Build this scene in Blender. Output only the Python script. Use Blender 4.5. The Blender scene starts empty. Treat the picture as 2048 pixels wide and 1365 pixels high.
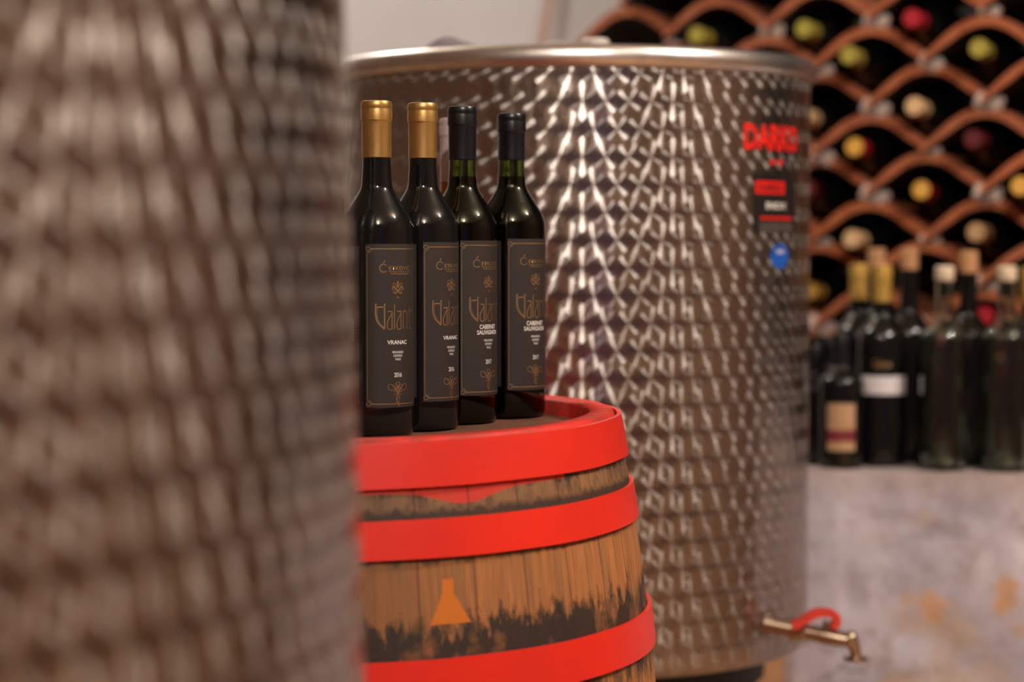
import bpy, bmesh, math, random
from mathutils import Vector, Matrix
random.seed(7)
S = bpy.context.scene
COL = S.collection
PI = math.pi
W0, H0, F = 2048.0, 1365.0, 4400.0
CAMZ = 1.10
PITCH = math.atan(182.5 / F)

# ------------------------------------------------------------ camera, world, lights, exposure
cam_d = bpy.data.cameras.new('camera')
cam_d.sensor_width = 36
cam_d.lens = 36 * F / W0
cam_d.clip_start = 0.05
cam_d.dof.use_dof = True
cam_d.dof.focus_distance = 2.20
cam_d.dof.aperture_fstop = 2.8
cam = bpy.data.objects.new('camera', cam_d); COL.objects.link(cam)
cam.location = (0, 0, CAMZ)
cam.rotation_euler = (PI / 2 - PITCH, 0, 0)
S.camera = cam

S.view_settings.view_transform = 'Standard'
S.view_settings.look = 'None'
S.view_settings.gamma = 1
S.view_settings.use_curve_mapping = False
S.view_settings.exposure = 1.5
S.cycles.use_denoising = True
S.cycles.max_bounces = 10
S.cycles.transmission_bounces = 8
S.cycles.sample_clamp_indirect = 6
S.cycles.caustics_reflective = False
S.cycles.caustics_refractive = False

w = bpy.data.worlds.new('world'); S.world = w; w.use_nodes = True
w.node_tree.nodes['Background'].inputs[0].default_value = (1.0, 0.93, 0.86, 1)
w.node_tree.nodes['Background'].inputs[1].default_value = 0.05

def lamp(loc, power, size, col=(1, .93, .85), target=None, spot=None):
    d = bpy.data.lights.new('ceiling_lamp_light', 'SPOT' if spot else 'POINT')
    d.energy = power; d.color = col; d.shadow_soft_size = size
    if spot: d.spot_size = math.radians(spot); d.spot_blend = .6
    o = bpy.data.objects.new('ceiling_lamp_light', d); COL.objects.link(o)
    o.location = loc
    if target is not None:
        o.rotation_euler = (Vector(target) - Vector(loc)).to_track_quat('-Z', 'Y').to_euler()
    return o
lamp((1.62, 1.75, 2.50), 34, .055)
lamp((0.22, -0.25, 2.55), 44, .045)
lamp((-0.55, -0.75, 2.5), 7, .04)
lamp((-0.9, 3.9, 2.5), 16, .06)

# ------------------------------------------------------------ helpers
def at(px, py, Y):
    """world point on the camera ray through photo pixel, at world depth Y"""
    dx = (px - W0 / 2) / F; dz = -(py - H0 / 2) / F
    c, s = math.cos(PITCH), math.sin(PITCH)
    d = Vector((dx, c + dz * s, -s + dz * c))
    return Vector((0, 0, CAMZ)) + d * (Y / d.y)

def link_mesh(name, bm, mats, parent=None, smooth=None, loc=None):
    me = bpy.data.meshes.new(name)
    bm.normal_update()
    bm.to_mesh(me); bm.free()
    if not isinstance(mats, (list, tuple)): mats = [mats]
    for m in mats: me.materials.append(m)
    o = bpy.data.objects.new(name, me); COL.objects.link(o)
    if smooth is not None:
        me.shade_smooth()
        if smooth < 179:
            try: me.set_sharp_from_angle(angle=math.radians(smooth))
            except Exception: pass
    if parent: o.parent = parent
    if loc is not None: o.location = loc
    return o

def tag(o, label=None, cat=None, group=None, kind=None):
    if label: o['label'] = label
    if cat: o['category'] = cat
    if group: o['group'] = group
    if kind: o['kind'] = kind
    return o

def thing(name, label, cat, loc=(0, 0, 0), rot=(0, 0, 0), group=None):
    o = bpy.data.objects.new(name, None); COL.objects.link(o)
    o.location = loc; o.rotation_euler = rot; o.empty_display_size = .05
    return tag(o, label, cat, group)

def lathe(prof, seg=64, mat_of=None, bm=None, M=None, close=False):
    """prof: list of (r, z); poles where r==0"""
    bm = bm or bmesh.new()
    rings = []
    for r, z in prof:
        if r < 1e-7:
            v = bm.verts.new((0, 0, z)); rings.append([v])
        else:
            rings.append([bm.verts.new((r * math.cos(2 * PI * k / seg), r * math.sin(2 * PI * k / seg), z)) for k in range(seg)])
    n = len(rings); pairs = [(i, i + 1) for i in range(n - 1)] + ([(n - 1, 0)] if close else [])
    allv = [v for r in rings for v in r]
    for i, j in pairs:
        a, b = rings[i], rings[j]
        for k in range(seg):
            k2 = (k + 1) % seg
            if len(a) == 1 and len(b) == 1: continue
            if len(a) == 1: f = bm.faces.new((a[0], b[k2], b[k]))
            elif len(b) == 1: f = bm.faces.new((a[k], a[k2], b[0]))
            else: f = bm.faces.new((a[k], a[k2], b[k2], b[k]))
            if mat_of: f.material_index = mat_of(i)
    if M: bmesh.ops.transform(bm, matrix=M, verts=allv)
    return bm

def box(bm, lo, hi, M=None, bev=0):
    r = bmesh.ops.create_cube(bm, size=1)
    vs = r['verts']
    for v in vs:
        v.co = Vector([lo[i] + (v.co[i] + .5) * (hi[i] - lo[i]) for i in range(3)])
    if bev:
        es = list({e for v in vs for e in v.link_edges})
        rr = bmesh.ops.bevel(bm, geom=es, offset=bev, segments=2, affect='EDGES', profile=.5)
        vs = list({v for f in rr['faces'] for v in f.verts} | {v for v in vs if v.is_valid})
    if M: bmesh.ops.transform(bm, matrix=M, verts=vs)
    return vs

def tube(bm, pts, rad, seg=12, caps=True):
    pts = [Vector(p) for p in pts]
    n = len(pts)
    if not isinstance(rad, (list, tuple)): rad = [rad] * n
    up = Vector((0, 0, 1)); rings = []
    t0 = (pts[1] - pts[0]).normalized()
    x = t0.orthogonal().normalized()
    for i in range(n):
        t = (pts[min(i + 1, n - 1)] - pts[max(i - 1, 0)]).normalized()
        x = (x - t * x.dot(t)).normalized(); y = t.cross(x)
        rings.append([bm.verts.new(pts[i] + (x * math.cos(2 * PI * k / seg) + y * math.sin(2 * PI * k / seg)) * rad[i]) for k in range(seg)])
    for a, b in zip(rings, rings[1:]):
        for k in range(seg):
            bm.faces.new((a[k], a[(k + 1) % seg], b[(k + 1) % seg], b[k]))
    if caps:
        bm.faces.new(rings[0][::-1]); bm.faces.new(rings[-1])

def smoothpath(pts, n=8, closed=False):
    """Catmull-Rom"""
    P = [Vector(p) for p in pts]; out = []
    m = len(P)
    rng = range(m if closed else m - 1)
    for i in rng:
        if closed: p0, p1, p2, p3 = P[(i - 1) % m], P[i], P[(i + 1) % m], P[(i + 2) % m]
        else: p0, p1, p2, p3 = P[max(i - 1, 0)], P[i], P[i + 1], P[min(i + 2, m - 1)]
        for k in range(n):
            t = k / n
            out.append(.5 * ((2 * p1) + (p2 - p0) * t + (2 * p0 - 5 * p1 + 4 * p2 - p3) * t * t + (3 * p1 - p0 - 3 * p2 + p3) * t ** 3))
    out.append(P[0] if closed else P[-1])
    return out

# ------------------------------------------------------------ materials
def srgb(r, g, b):
    f = lambda c: (c / 255 / 12.92) if c <= 10.3 else ((c / 255 + .055) / 1.055) ** 2.4
    return (f(r), f(g), f(b), 1)

class NT:
    def __init__(s, name):
        s.m = bpy.data.materials.new(name); s.m.use_nodes = True
        s.t = s.m.node_tree; s.n = s.t.nodes; s.l = s.t.links
        s.b = s.n['Principled BSDF']
    def add(s, typ, **kw):
        n = s.n.new(typ)
        for k, v in kw.items(): setattr(n, k, v)
        return n
    def put(s, sock, v):
        if v is None: return
        if hasattr(v, 'is_linked') or isinstance(v, bpy.types.NodeSocket): s.l.new(v, sock)
        else: sock.default_value = v
    def math(s, op, a, b=None, c=None, clamp=False):
        n = s.add('ShaderNodeMath', operation=op, use_clamp=clamp)
        s.put(n.inputs[0], a); s.put(n.inputs[1], b)
        if c is not None: s.put(n.inputs[2], c)
        return n.outputs[0]
    def mix(s, f, a, b, mode='MIX'):
        n = s.add('ShaderNodeMix', data_type='RGBA', blend_type=mode)
        s.put(n.inputs[0], f); s.put(n.inputs[6], a); s.put(n.inputs[7], b)
        return n.outputs[2]
    def fmix(s, f, a, b):
        n = s.add('ShaderNodeMix', data_type='FLOAT')
        s.put(n.inputs[0], f); s.put(n.inputs[2], a); s.put(n.inputs[3], b)
        return n.outputs[0]
    def noise(s, vec, scale, detail=3, rough=.55, dim='3D'):
        n = s.add('ShaderNodeTexNoise', noise_dimensions=dim)
        if vec is not None: s.l.new(vec, n.inputs['Vector'])
        n.inputs['Scale'].default_value = scale; n.inputs['Detail'].default_value = detail
        n.inputs['Roughness'].default_value = rough
        return n.outputs['Fac']
    def ramp(s, f, lo, hi, a=0., b=1.):
        n = s.add('ShaderNodeMapRange'); n.clamp = True
        s.put(n.inputs[0], f)
        for i, v in enumerate((lo, hi, a, b)): s.put(n.inputs[i + 1], v)
        return n.outputs[0]
    def obj(s): return s.add('ShaderNodeTexCoord').outputs['Object']
    def sep(s, v):
        n = s.add('ShaderNodeSeparateXYZ'); s.l.new(v, n.inputs[0]); return n.outputs
    def comb(s, x, y, z):
        n = s.add('ShaderNodeCombineXYZ'); s.put(n.inputs[0], x); s.put(n.inputs[1], y); s.put(n.inputs[2], z); return n.outputs[0]
    def scalev(s, v, sc):
        n = s.add('ShaderNodeVectorMath', operation='MULTIPLY'); s.l.new(v, n.inputs[0]); n.inputs[1].default_value = sc; return n.outputs[0]
    def bump(s, h, strength=.3, dist=.01):
        n = s.add('ShaderNodeBump'); n.inputs['Strength'].default_value = strength; n.inputs['Distance'].default_value = dist
        s.l.new(h, n.inputs['Height']); s.l.new(n.outputs[0], s.b.inputs['Normal'])
    def set(s, **kw):
        names = {'col': 'Base Color', 'rough': 'Roughness', 'metal': 'Metallic', 'trans': 'Transmission Weight', 'ior': 'IOR',
                 'coat': 'Coat Weight', 'spec': 'Specular IOR Level', 'aniso': 'Anisotropic', 'tan': 'Tangent', 'alpha': 'Alpha', 'coatr': 'Coat Roughness'}
        for k, v in kw.items(): s.put(s.b.inputs[names[k]], v)
        return s

def plain(name, col, rough=.5, metal=0, **kw):
    m = NT(name)
    c = m.obj(); nz = m.noise(c, 40, 3)
    cc = m.mix(m.ramp(nz, .3, .7), [x * .88 for x in col[:3]] + [1], [min(1, x * 1.1) for x in col[:3]] + [1])
    m.set(col=cc, rough=rough, metal=metal, **kw)
    return m.m

def steel_scales(name, R, pu, pv, rough=.27, col=(.50, .455, .425, 1), stain=0.0):
    """machine-turned stainless: overlapping discs brushed in circles"""
    m = NT(name)
    o = m.obj(); x, y, z = m.sep(o)
    ang = m.math('ARCTAN2', y, x)
    u = m.math('MULTIPLY', ang, R)
    def lattice(ou, ov):
        uu = m.math('ADD', m.math('DIVIDE', u, pu), ou)
        vv = m.math('ADD', m.math('DIVIDE', z, 2 * pv), ov)
        ru = m.math('ROUND', uu); rv = m.math('ROUND', vv)
        du = m.math('MULTIPLY', m.math('SUBTRACT', uu, ru), pu)
        dv = m.math('MULTIPLY', m.math('SUBTRACT', vv, rv), 2 * pv)
        # the disc is slightly squashed when comparing so each cell is a lozenge
        au = m.math('ABSOLUTE', m.math('MULTIPLY', du, 1.18)); av = m.math('ABSOLUTE', m.math('MULTIPLY', dv, .85))
        d1 = m.math('SQRT', m.math('ADD', m.math('MULTIPLY', au, au), m.math('MULTIPLY', av, av)))
        dist = m.math('ADD', m.math('MULTIPLY', d1, .6), m.math('MULTIPLY', m.math('ADD', au, av), .4))
        idn = m.math('ADD', m.math('MULTIPLY', ru, 7.13), m.math('MULTIPLY', rv, 3.77))
        return du, dv, dist, idn
    a = lattice(0, 0); b = lattice(.5, .5)
    sel = m.math('GREATER_THAN', a[2], b[2])
    du = m.fmix(sel, a[0], b[0]); dv = m.fmix(sel, a[1], b[1])
    dist = m.fmix(sel, a[2], b[2]); idn = m.fmix(sel, a[3], m.math('ADD', b[3], 50.5))
    rr = m.math('SQRT', m.math('ADD', m.math('MULTIPLY', x, x), m.math('MULTIPLY', y, y)))
    Ux = m.math('DIVIDE', m.math('MULTIPLY', y, -1), rr); Uy = m.math('DIVIDE', x, rr)
    # radial direction of the disc in the skin of the tank
    Tx = m.math('MULTIPLY', m.math('MULTIPLY', dv, -1), Ux); Ty = m.math('MULTIPLY', m.math('MULTIPLY', dv, -1), Uy)
    T = m.comb(Tx, Ty, du)
    nv = m.add('ShaderNodeVectorMath', operation='NORMALIZE'); m.l.new(T, nv.inputs[0])
    wn = m.add('ShaderNodeTexWhiteNoise', noise_dimensions='1D'); m.l.new(idn, wn.inputs['W'])
    edge = m.ramp(m.math('ABSOLUTE', m.math('SUBTRACT', a[2], b[2])), 0, .0035, 0, 1)
    smud = m.noise(o, 5, 4)
    c = m.mix(m.math('MULTIPLY', wn.outputs[0], .35), list(col), [col[0] * .75, col[1] * .74, col[2] * .73, 1])
    c = m.mix(m.ramp(smud, .35, .75, 0, .45), c, [col[0] * .72, col[1] * .66, col[2] * .60, 1])
    c = m.mix(m.ramp(edge, 0, 1, .25, 0), c, [col[0] * .45, col[1] * .42, col[2] * .40, 1])
    if stain:   # old drip marks low on the skin
        dr = m.noise(m.scalev(o, (9, 9, 1.2)), 2.2, 4)
        c = m.mix(m.math('MULTIPLY', m.ramp(dr, .5, .72), m.ramp(z, stain, 0, 0, .55)), c, srgb(150, 125, 105))
    m.set(col=c, metal=1.0, rough=m.ramp(wn.outputs[0], 0, 1, rough * .9, rough * 1.15), aniso=1.0, tan=nv.outputs[0])
    m.b.inputs['Anisotropic Rotation'].default_value = ANISO_ROT
    return m.m
ANISO_ROT = 0.25

def wood_barrel():
    m = NT('oak_staves')
    o = m.obj(); x, y, z = m.sep(o)
    ang = m.math('ARCTAN2', y, x)
    N = 34
    st = m.math('MULTIPLY', ang, N / (2 * PI))
    idx = m.math('FLOOR', st); fr = m.math('SUBTRACT', st, idx)
    wn = m.add('ShaderNodeTexWhiteNoise', noise_dimensions='1D'); m.l.new(idx, wn.inputs['W'])
    grainv = m.comb(m.math('MULTIPLY', ang, 22), m.math('MULTIPLY', wn.outputs[0], 9), m.math('MULTIPLY', z, 4.0))
    g1 = m.noise(grainv, 3.0, 6, .65); g2 = m.noise(m.comb(m.math('MULTIPLY', ang, 90), 0., m.math('MULTIPLY', z, 9)), 2.0, 4, .6)
    c = m.mix(m.ramp(g1, .25, .7), srgb(134, 84, 44), srgb(204, 132, 70))
    c = m.mix(m.ramp(wn.outputs[0], .2, 1, 0, .75), c, srgb(128, 86, 52))
    c = m.mix(m.ramp(g2, .35, .60, .28, 0), c, srgb(92, 62, 40))
    # weathered grey strip on some boards
    gr = m.noise(m.comb(m.math('MULTIPLY', ang, 7), 0., m.math('MULTIPLY', z, 1.2)), 2.3, 3)
    c = m.mix(m.ramp(gr, .52, .70, 0, .6), c, srgb(104, 88, 72))
    # black damp stain above the third hoop and between first two, ragged edge
    rag = m.noise(m.comb(m.math('MULTIPLY', ang, 9), 0., m.math('MULTIPLY', z, 11)), 2.0, 5, .7)
    zr = m.math('ADD', z, m.ramp(rag, .25, .75, -.035, .035))
    top = BZ_TOP
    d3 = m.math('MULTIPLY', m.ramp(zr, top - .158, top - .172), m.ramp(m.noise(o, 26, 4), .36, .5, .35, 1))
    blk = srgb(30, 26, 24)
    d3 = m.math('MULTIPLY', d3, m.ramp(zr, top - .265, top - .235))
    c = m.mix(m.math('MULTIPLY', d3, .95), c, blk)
    up = m.ramp(z, top - .074, top - .068)
    c = m.mix(m.math('MULTIPLY', up, .55), c, srgb(112, 92, 68))
    c = m.mix(m.math('MULTIPLY', m.math('MULTIPLY', up, m.ramp(rag, .45, .62)), .6), c, srgb(48, 38, 30))
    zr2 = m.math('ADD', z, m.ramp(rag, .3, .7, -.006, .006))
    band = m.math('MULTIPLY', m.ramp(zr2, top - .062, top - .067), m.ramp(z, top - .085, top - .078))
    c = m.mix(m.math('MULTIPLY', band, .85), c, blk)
    hoop_shadow = m.math('MULTIPLY', m.ramp(zr2, top - .0505, top - .0460), m.ramp(rag, .35, .6, .35, 1))  # shadow under the first hoop, painted into the wood as a black line
    c = m.mix(m.math('MULTIPLY', hoop_shadow, .8), c, blk)
    hoop_shadow2 = m.ramp(zr2, top - .1125, top - .1085)  # the second hoop's shadow, painted into the wood the same way
    hoop_shadow2 = m.math('MULTIPLY', hoop_shadow2, m.math('LESS_THAN', z, top - .09))
    hoop_shadow2 = m.math('MULTIPLY', hoop_shadow2, m.math('LESS_THAN', m.math('MULTIPLY', up, 1.0), .5))
    c = m.mix(m.math('MULTIPLY', m.math('MULTIPLY', hoop_shadow2, m.math('GREATER_THAN', z, top - .125)), .6), c, blk)
    # yellow-orange paint splash, a stepped triangle (angle measured from the axis)
    da = m.math('ABSOLUTE', m.math('SUBTRACT', ang, SPL_A))
    hgt = m.ramp(z, top - .165, top - .138, .064, .016)
    msk = m.math('LESS_THAN', m.math('ADD', da, m.ramp(rag, .2, .8, -.012, .012)), hgt)
    msk = m.math('MULTIPLY', msk, m.math('MULTIPLY', m.math('GREATER_THAN', z, top - .166), m.math('LESS_THAN', z, top - .126)))
    c = m.mix(m.math('MULTIPLY', msk, .9), c, srgb(205, 112, 20))
    # red paint run under the first hoop
    db = m.math('SUBTRACT', ang, RUN_A)
    run = m.math('GREATER_THAN', z, m.math('SUBTRACT', top - .048, m.math('MULTIPLY', .012, m.math('EXPONENT', m.math('MULTIPLY', m.math('MULTIPLY', db, db), -60)))))
    run = m.math('MULTIPLY', run, m.math('LESS_THAN', m.math('ABSOLUTE', db), .42))
    c = m.mix(m.math('MULTIPLY', run, .9), c, srgb(205, 48, 34))
    gap = m.ramp(m.math('ABSOLUTE', m.math('SUBTRACT', fr, .5)), .478, .5)
    c = m.mix(m.math('MULTIPLY', gap, .85), c, srgb(40, 28, 20))
    m.set(col=c, rough=.62)
    m.bump(m.math('ADD', m.math('MULTIPLY', g2, .5), g1), .35, .002)
    return m.m

def red_paint(name='red_hoop_paint', dull=False):
    m = NT(name)
    o = m.obj()
    n1 = m.noise(o, 7, 4); n2 = m.noise(o, 70, 4, .7)
    c = m.mix(m.ramp(n1, .3, .7), srgb(236, 42, 18), srgb(214, 42, 30))
    c = m.mix(m.ramp(n2, .70, .76, 0, .7), c, srgb(150, 50, 35))
    sc = m.noise(m.scalev(o, (30, 30, 90)), 3, 3)
    c = m.mix(m.ramp(sc, .76, .78, 0, .6), c, srgb(245, 150, 130))
    if dull:
        n3 = m.noise(o, 22, 5, .7)
        c = m.mix(m.ramp(n3, .48, .64, .1, .75), c, srgb(112, 52, 38))
    m.set(col=c, rough=.42 if not dull else .6)
    m.bump(n2, .12, .001)
    return m.m

def terracotta():
    m = NT('terracotta_tile')
    o = m.obj(); oi = m.add('ShaderNodeObjectInfo').outputs['Random']
    n1 = m.noise(o, 18, 4); n2 = m.noise(o, 90, 3)
    c = m.mix(m.ramp(n1, .3, .7), srgb(158, 80, 44), srgb(192, 108, 64))
    c = m.mix(m.math('MULTIPLY', oi, .55), c, srgb(150, 92, 68))
    c = m.mix(m.ramp(n2, .62, .75, 0, .5), c, srgb(205, 160, 130))
    m.set(col=c, rough=.85)
    m.bump(n2, .3, .002)
    return m.m

def plaster(name, c1, c2, bumpy=.4, scale=6, brush=True):
    m = NT(name); o = m.obj()
    n1 = m.noise(o, scale, 5, .6); n2 = m.noise(o, scale * 5, 5, .6)
    c = m.mix(m.ramp(n1, .3, .7), c1, c2)
    m.set(col=c, rough=.8)
    m.bump(m.math('ADD', n1, m.math('MULTIPLY', n2, .3)), bumpy, .01)
    return m.m

def painted_stone():
    m = NT('whitewashed_stone'); o = m.obj()
    n1 = m.noise(o, 7, 5, .6); n2 = m.noise(o, 34, 5, .65); n3 = m.noise(m.scalev(o, (1, 1, 1.6)), 4.2, 2)
    c = m.mix(m.ramp(n1, .3, .7), srgb(174, 168, 182), srgb(212, 206, 216))
    c = m.mix(m.ramp(n2, .5, .68, 0, .5), c, srgb(150, 132, 122))
    c = m.mix(m.ramp(n3, .57, .66, 0, .6), c, srgb(196, 168, 138))
    n4 = m.noise(o, 9, 2)
    c = m.mix(m.ramp(n4, .655, .70, 0, .7), c, srgb(214, 160, 104))
    n5 = m.noise(m.scalev(o, (1, 1, 1.5)), 3.2, 4, .6); n6 = m.noise(o, 5, 2)
    ck = m.ramp(m.math('ABSOLUTE', m.math('SUBTRACT', n5, .5)), .004, .016, 1, 0)
    c = m.mix(m.math('MULTIPLY', m.math('MULTIPLY', ck, m.ramp(n6, .45, .6)), .75), c, srgb(112, 92, 82))
    x, y, z = m.sep(o)
    c = m.mix(m.ramp(z, PL_TOP - .05, PL_TOP - .005, 0, .5), c, srgb(190, 168, 150))
    m.set(col=c, rough=.85)
    m.bump(n2, .5, .006)
    return m.m

def brick():
    m = NT('old_brick'); o = m.obj()
    b = m.add('ShaderNodeTexBrick'); b.inputs['Scale'].default_value = 4
    x, y, z = m.sep(o); m.l.new(m.comb(m.math('ADD', x, y), z, 0.), b.inputs['Vector'])
    b.inputs['Color1'].default_value = srgb(150, 80, 52); b.inputs['Color2'].default_value = srgb(112, 58, 40); b.inputs['Mortar'].default_value = srgb(150, 132, 118)
    b.inputs['Mortar Size'].default_value = .012
    m.set(col=b.outputs[0], rough=.9)
    return m.m

def glass_mat(name, col, rough=.02, ior=1.5):
    m = NT(name); m.set(col=col, rough=rough, trans=1.0, ior=ior)
    return m.m

# barrel constants (camera distances from the photograph's perspective)
BR_C = Vector((-.166, 2.235))
BZ_TOPW = CAMZ - .1672          # world height of the rim's wood
BH = BZ_TOPW                    # barrel stands on the floor
BZ_TOP = BH
SPL_A = -1.200
RUN_A = -1.12
PL_TOP = CAMZ - .333

M_white = plaster('white_wall_paint', srgb(222, 219, 220), srgb(206, 202, 203), .15, 2)
M_ceil = plaster('ceiling_paint', srgb(205, 190, 172), srgb(190, 172, 155), .2, 2)
M_brick = plaster('warm_cellar_plaster', srgb(134, 108, 92), srgb(104, 80, 66), .3, 2)
M_floor = plaster('floor_screed', srgb(190, 150, 115), srgb(165, 128, 98), .2, 4)
M_dark = plain('rack_shade_black', (.010, .009, .008, 1), .9)  # black stands in for the shade deep inside the rack
M_tile = terracotta()
M_mortar = plaster('lime_mortar', srgb(215, 196, 184), srgb(180, 160, 150), .6, 40)
M_stone = painted_stone()
M_nicheshade = plain('shaded_tile_inside', (.012, .009, .008, 1), .95)  # shade inside the arches, painted as a near-black colour
M_steel_rim = plain('polished_steel', (.82, .78, .75, 1), .33, 1.0)
M_brass = plain('nickel_brass', (.50, .40, .29, 1), .28, 1.0)
M_redplastic = plain('red_handle', srgb(214, 62, 48), .4)
M_whiteplastic = plain('white_plastic', srgb(232, 222, 214), .4)
M_greyplastic = plain('grey_plastic', srgb(176, 164, 156), .45)
M_black = plain('black_rubber', (.012, .011, .011, 1), .6)
M_ply = plain('plywood', srgb(206, 160, 116), .7)
M_gold = plain('gold_capsule', (.60, .355, .115, 1), .36, .85)
M_goldcap2 = plain('old_gold_capsule', srgb(196, 156, 74), .45, .35)
M_blackcap = plain('black_capsule', (.006, .006, .0085, 1), .30)
M_pinkcap = plain('pale_capsule', srgb(205, 186, 184), .45)
M_foil = plain('gold_foil', (.74, .50, .24, 1), .30, .9)
M_label = plain('dark_label_paper', srgb(43, 33, 29), .6)
M_print = plain('white_print', srgb(226, 220, 212), .6)
M_darkglass = plain('dark_bottle_glass', (.006, .006, .006, 1), .07)
M_greenglass = glass_mat('green_bottle_glass', (.10, .15, .02, 1))
M_wine = plain('red_wine', (.008, .004, .004, 1), .2)
M_rose = plain('rose_wine', srgb(176, 92, 52), .15)
M_clear = glass_mat('clear_glass', (.80, .92, .86, 1), .01)
M_cork = plain('cork', srgb(202, 150, 104), .8)
M_corkpale = plain('pale_cork', srgb(232, 212, 184), .75)
M_foilgreen = plain('olive_capsule', srgb(168, 156, 66), .45)
M_foilred = plain('red_capsule', srgb(176, 32, 46), .45)
M_foilcream = plain('cream_capsule', srgb(222, 184, 136), .5)
M_foilgold = plain('gold_end', srgb(226, 172, 78), .4)
M_darkred = plain('dark_red_capsule', srgb(92, 20, 28), .5)
M_redprint = plain('red_sticker_print', srgb(226, 34, 26), .45)
M_stickerblk = plain('black_sticker', srgb(34, 28, 28), .4)
M_blue = plain('blue_sticker', srgb(32, 92, 190), .4)
M_creamlabel = plain('cream_label', srgb(190, 150, 112), .6)
M_redband = plain('wine_red_band', srgb(120, 34, 44), .6)
M_whitelabel = plain('white_label', srgb(228, 222, 226), .6)
M_pipe = plain('copper_brown_pipe', srgb(186, 134, 104), .5)
M_bluereflector = plain('blue_reflector_paint', srgb(60, 84, 190), .5)
M_redhoop = red_paint()
M_redchime = red_paint('worn_red_chime', True)
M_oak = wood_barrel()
M_head = plaster('barrel_head_oak', srgb(126, 80, 54), srgb(96, 58, 40), .3, 14)

# ------------------------------------------------------------ the room
def slab(name, lo, hi, mat, kind='structure', M=None):
    bm = bmesh.new(); box(bm, lo, hi, M)
    return tag(link_mesh(name, bm, mat), kind=kind)
slab('floor', (-3.2, -3.2, -.1), (3.2, 5.4, 0), M_floor)
slab('ceiling', (-3.2, -3.2, 2.75), (3.2, 5.4, 2.85), M_ceil)
slab('wall_far', (-3.2, 5.3, 0), (3.2, 5.4, 2.75), M_white)
slab('wall_left', (-3.2, -3.2, 0), (-3.1, 5.3, 2.75), M_brick)
slab('wall_right', (3.1, -3.2, 0), (3.2, 5.3, 2.75), M_brick)
slab('wall_back', (-3.1, -3.2, 0), (3.1, -3.1, 2.75), M_brick)
slab('blue_reflector_1', (0.9, -3.1, 0), (1.8, -3.04, 2.05), M_bluereflector)  # unseen blue panel, added to reflect as blue streaks in the bottles

# rack geometry: the tile wall runs away to the left
RD = Vector((.694, -.72, 0)).normalized()        # along the wall, towards the right of the photo
RN = Vector((RD.y * -1, RD.x, 0))                # into the wall, away from the camera
HALF = .1157
def rk(i, z, d=0.):
    p = Vector((.541, 3.9, 0)) + RD * ((i - 4) * HALF) + RN * d
    return Vector((p.x, p.y, CAMZ + z))
RK_M = Matrix(((RD.x, RN.x, 0, 0), (RD.y, RN.y, 0, 0), (0, 0, 1, 0), (0, 0, 0, 1)))
SKEW = Matrix.Rotation(math.radians(20), 4, 'Z')
def apex(i, row):   # row 0 = the lowest of the parity listed
    return (.0153 if i % 2 == 0 else .0868) + .1505 * row
# wall behind the rack, coloured black to paint in the darkness of the niches
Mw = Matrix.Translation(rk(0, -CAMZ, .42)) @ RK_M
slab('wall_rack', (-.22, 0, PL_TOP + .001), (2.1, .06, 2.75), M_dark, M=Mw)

def make_tile(name='clay_tile'):
    bm = bmesh.new(); n = 22; wd = .1075; th = .017; L = .34
    rings = []
    for (off, y) in ((0, 0), (0, L), (-th, L), (-th, 0)):
        row = []
        for k in range(n + 1):
            s = -wd + 2 * wd * k / n
            ww = wd if off == 0 else wd - .004
            s2 = s * ww / wd
            z = -.0675 * (1 - math.cos(PI * s / (2 * wd))) + off * (1 - .62 * max(0, (abs(s) / wd - .6) / .4))
            row.append(bm.verts.new((s2, y, z)))
        rings.append(row)
    for a in range(4):
        A, B = rings[a], rings[(a + 1) % 4]
        for k in range(n):
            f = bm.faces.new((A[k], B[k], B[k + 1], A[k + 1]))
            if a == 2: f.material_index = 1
    for k in (0, n):
        bm.faces.new([rings[a][k] for a in range(4)])
    bmesh.ops.recalc_face_normals(bm, faces=bm.faces)
    return link_mesh(name, bm, [M_tile, M_nicheshade], smooth=50)
ORD = ['first', 'second', 'third', 'fourth', 'fifth', 'sixth', 'seventh', 'eighth', 'ninth', 'tenth', 'eleventh', 'twelfth', 'thirteenth']
first = None
cells = []
for i in range(0, 10):
    for row in range(-4, 5):
        z = apex(i, row)
        p = rk(i, z); px = 1024 + F * p.x / p.y; py = 500 - F * z / p.y
        if py < -95 or z < -.25: continue
        # leave out what the tank hides entirely
        if px < 1500 and py > 120: continue
        if px > 2300: continue
        cells.append((i, row, z, px, py))
cells.sort(key=lambda c: (c[2] * -1, c[3]))
zs = sorted({round(c[2], 3) for c in cells}, reverse=True)
cnt = {}
for (i, row, z, px, py) in cells:
    o = first
    if first is None: first = o = make_tile()
    else:
        o = first.copy(); COL.objects.link(o)
    r = zs.index(round(z, 3)); k = cnt.get(r, 0); cnt[r] = k + 1
    o.matrix_world = Matrix.Translation(rk(i, z + random.uniform(-.0006, .0006), random.uniform(-.006, .006))) @ RK_M @ SKEW @ Matrix.Rotation(random.uniform(-.008, .008), 4, 'Y')
    tag(o, 'terracotta rack tile, %s course from the top, %s tile from the left' % (ORD[r], ORD[k]), 'clay tile', 'arched clay tiles stacked as a wine rack')
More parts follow.
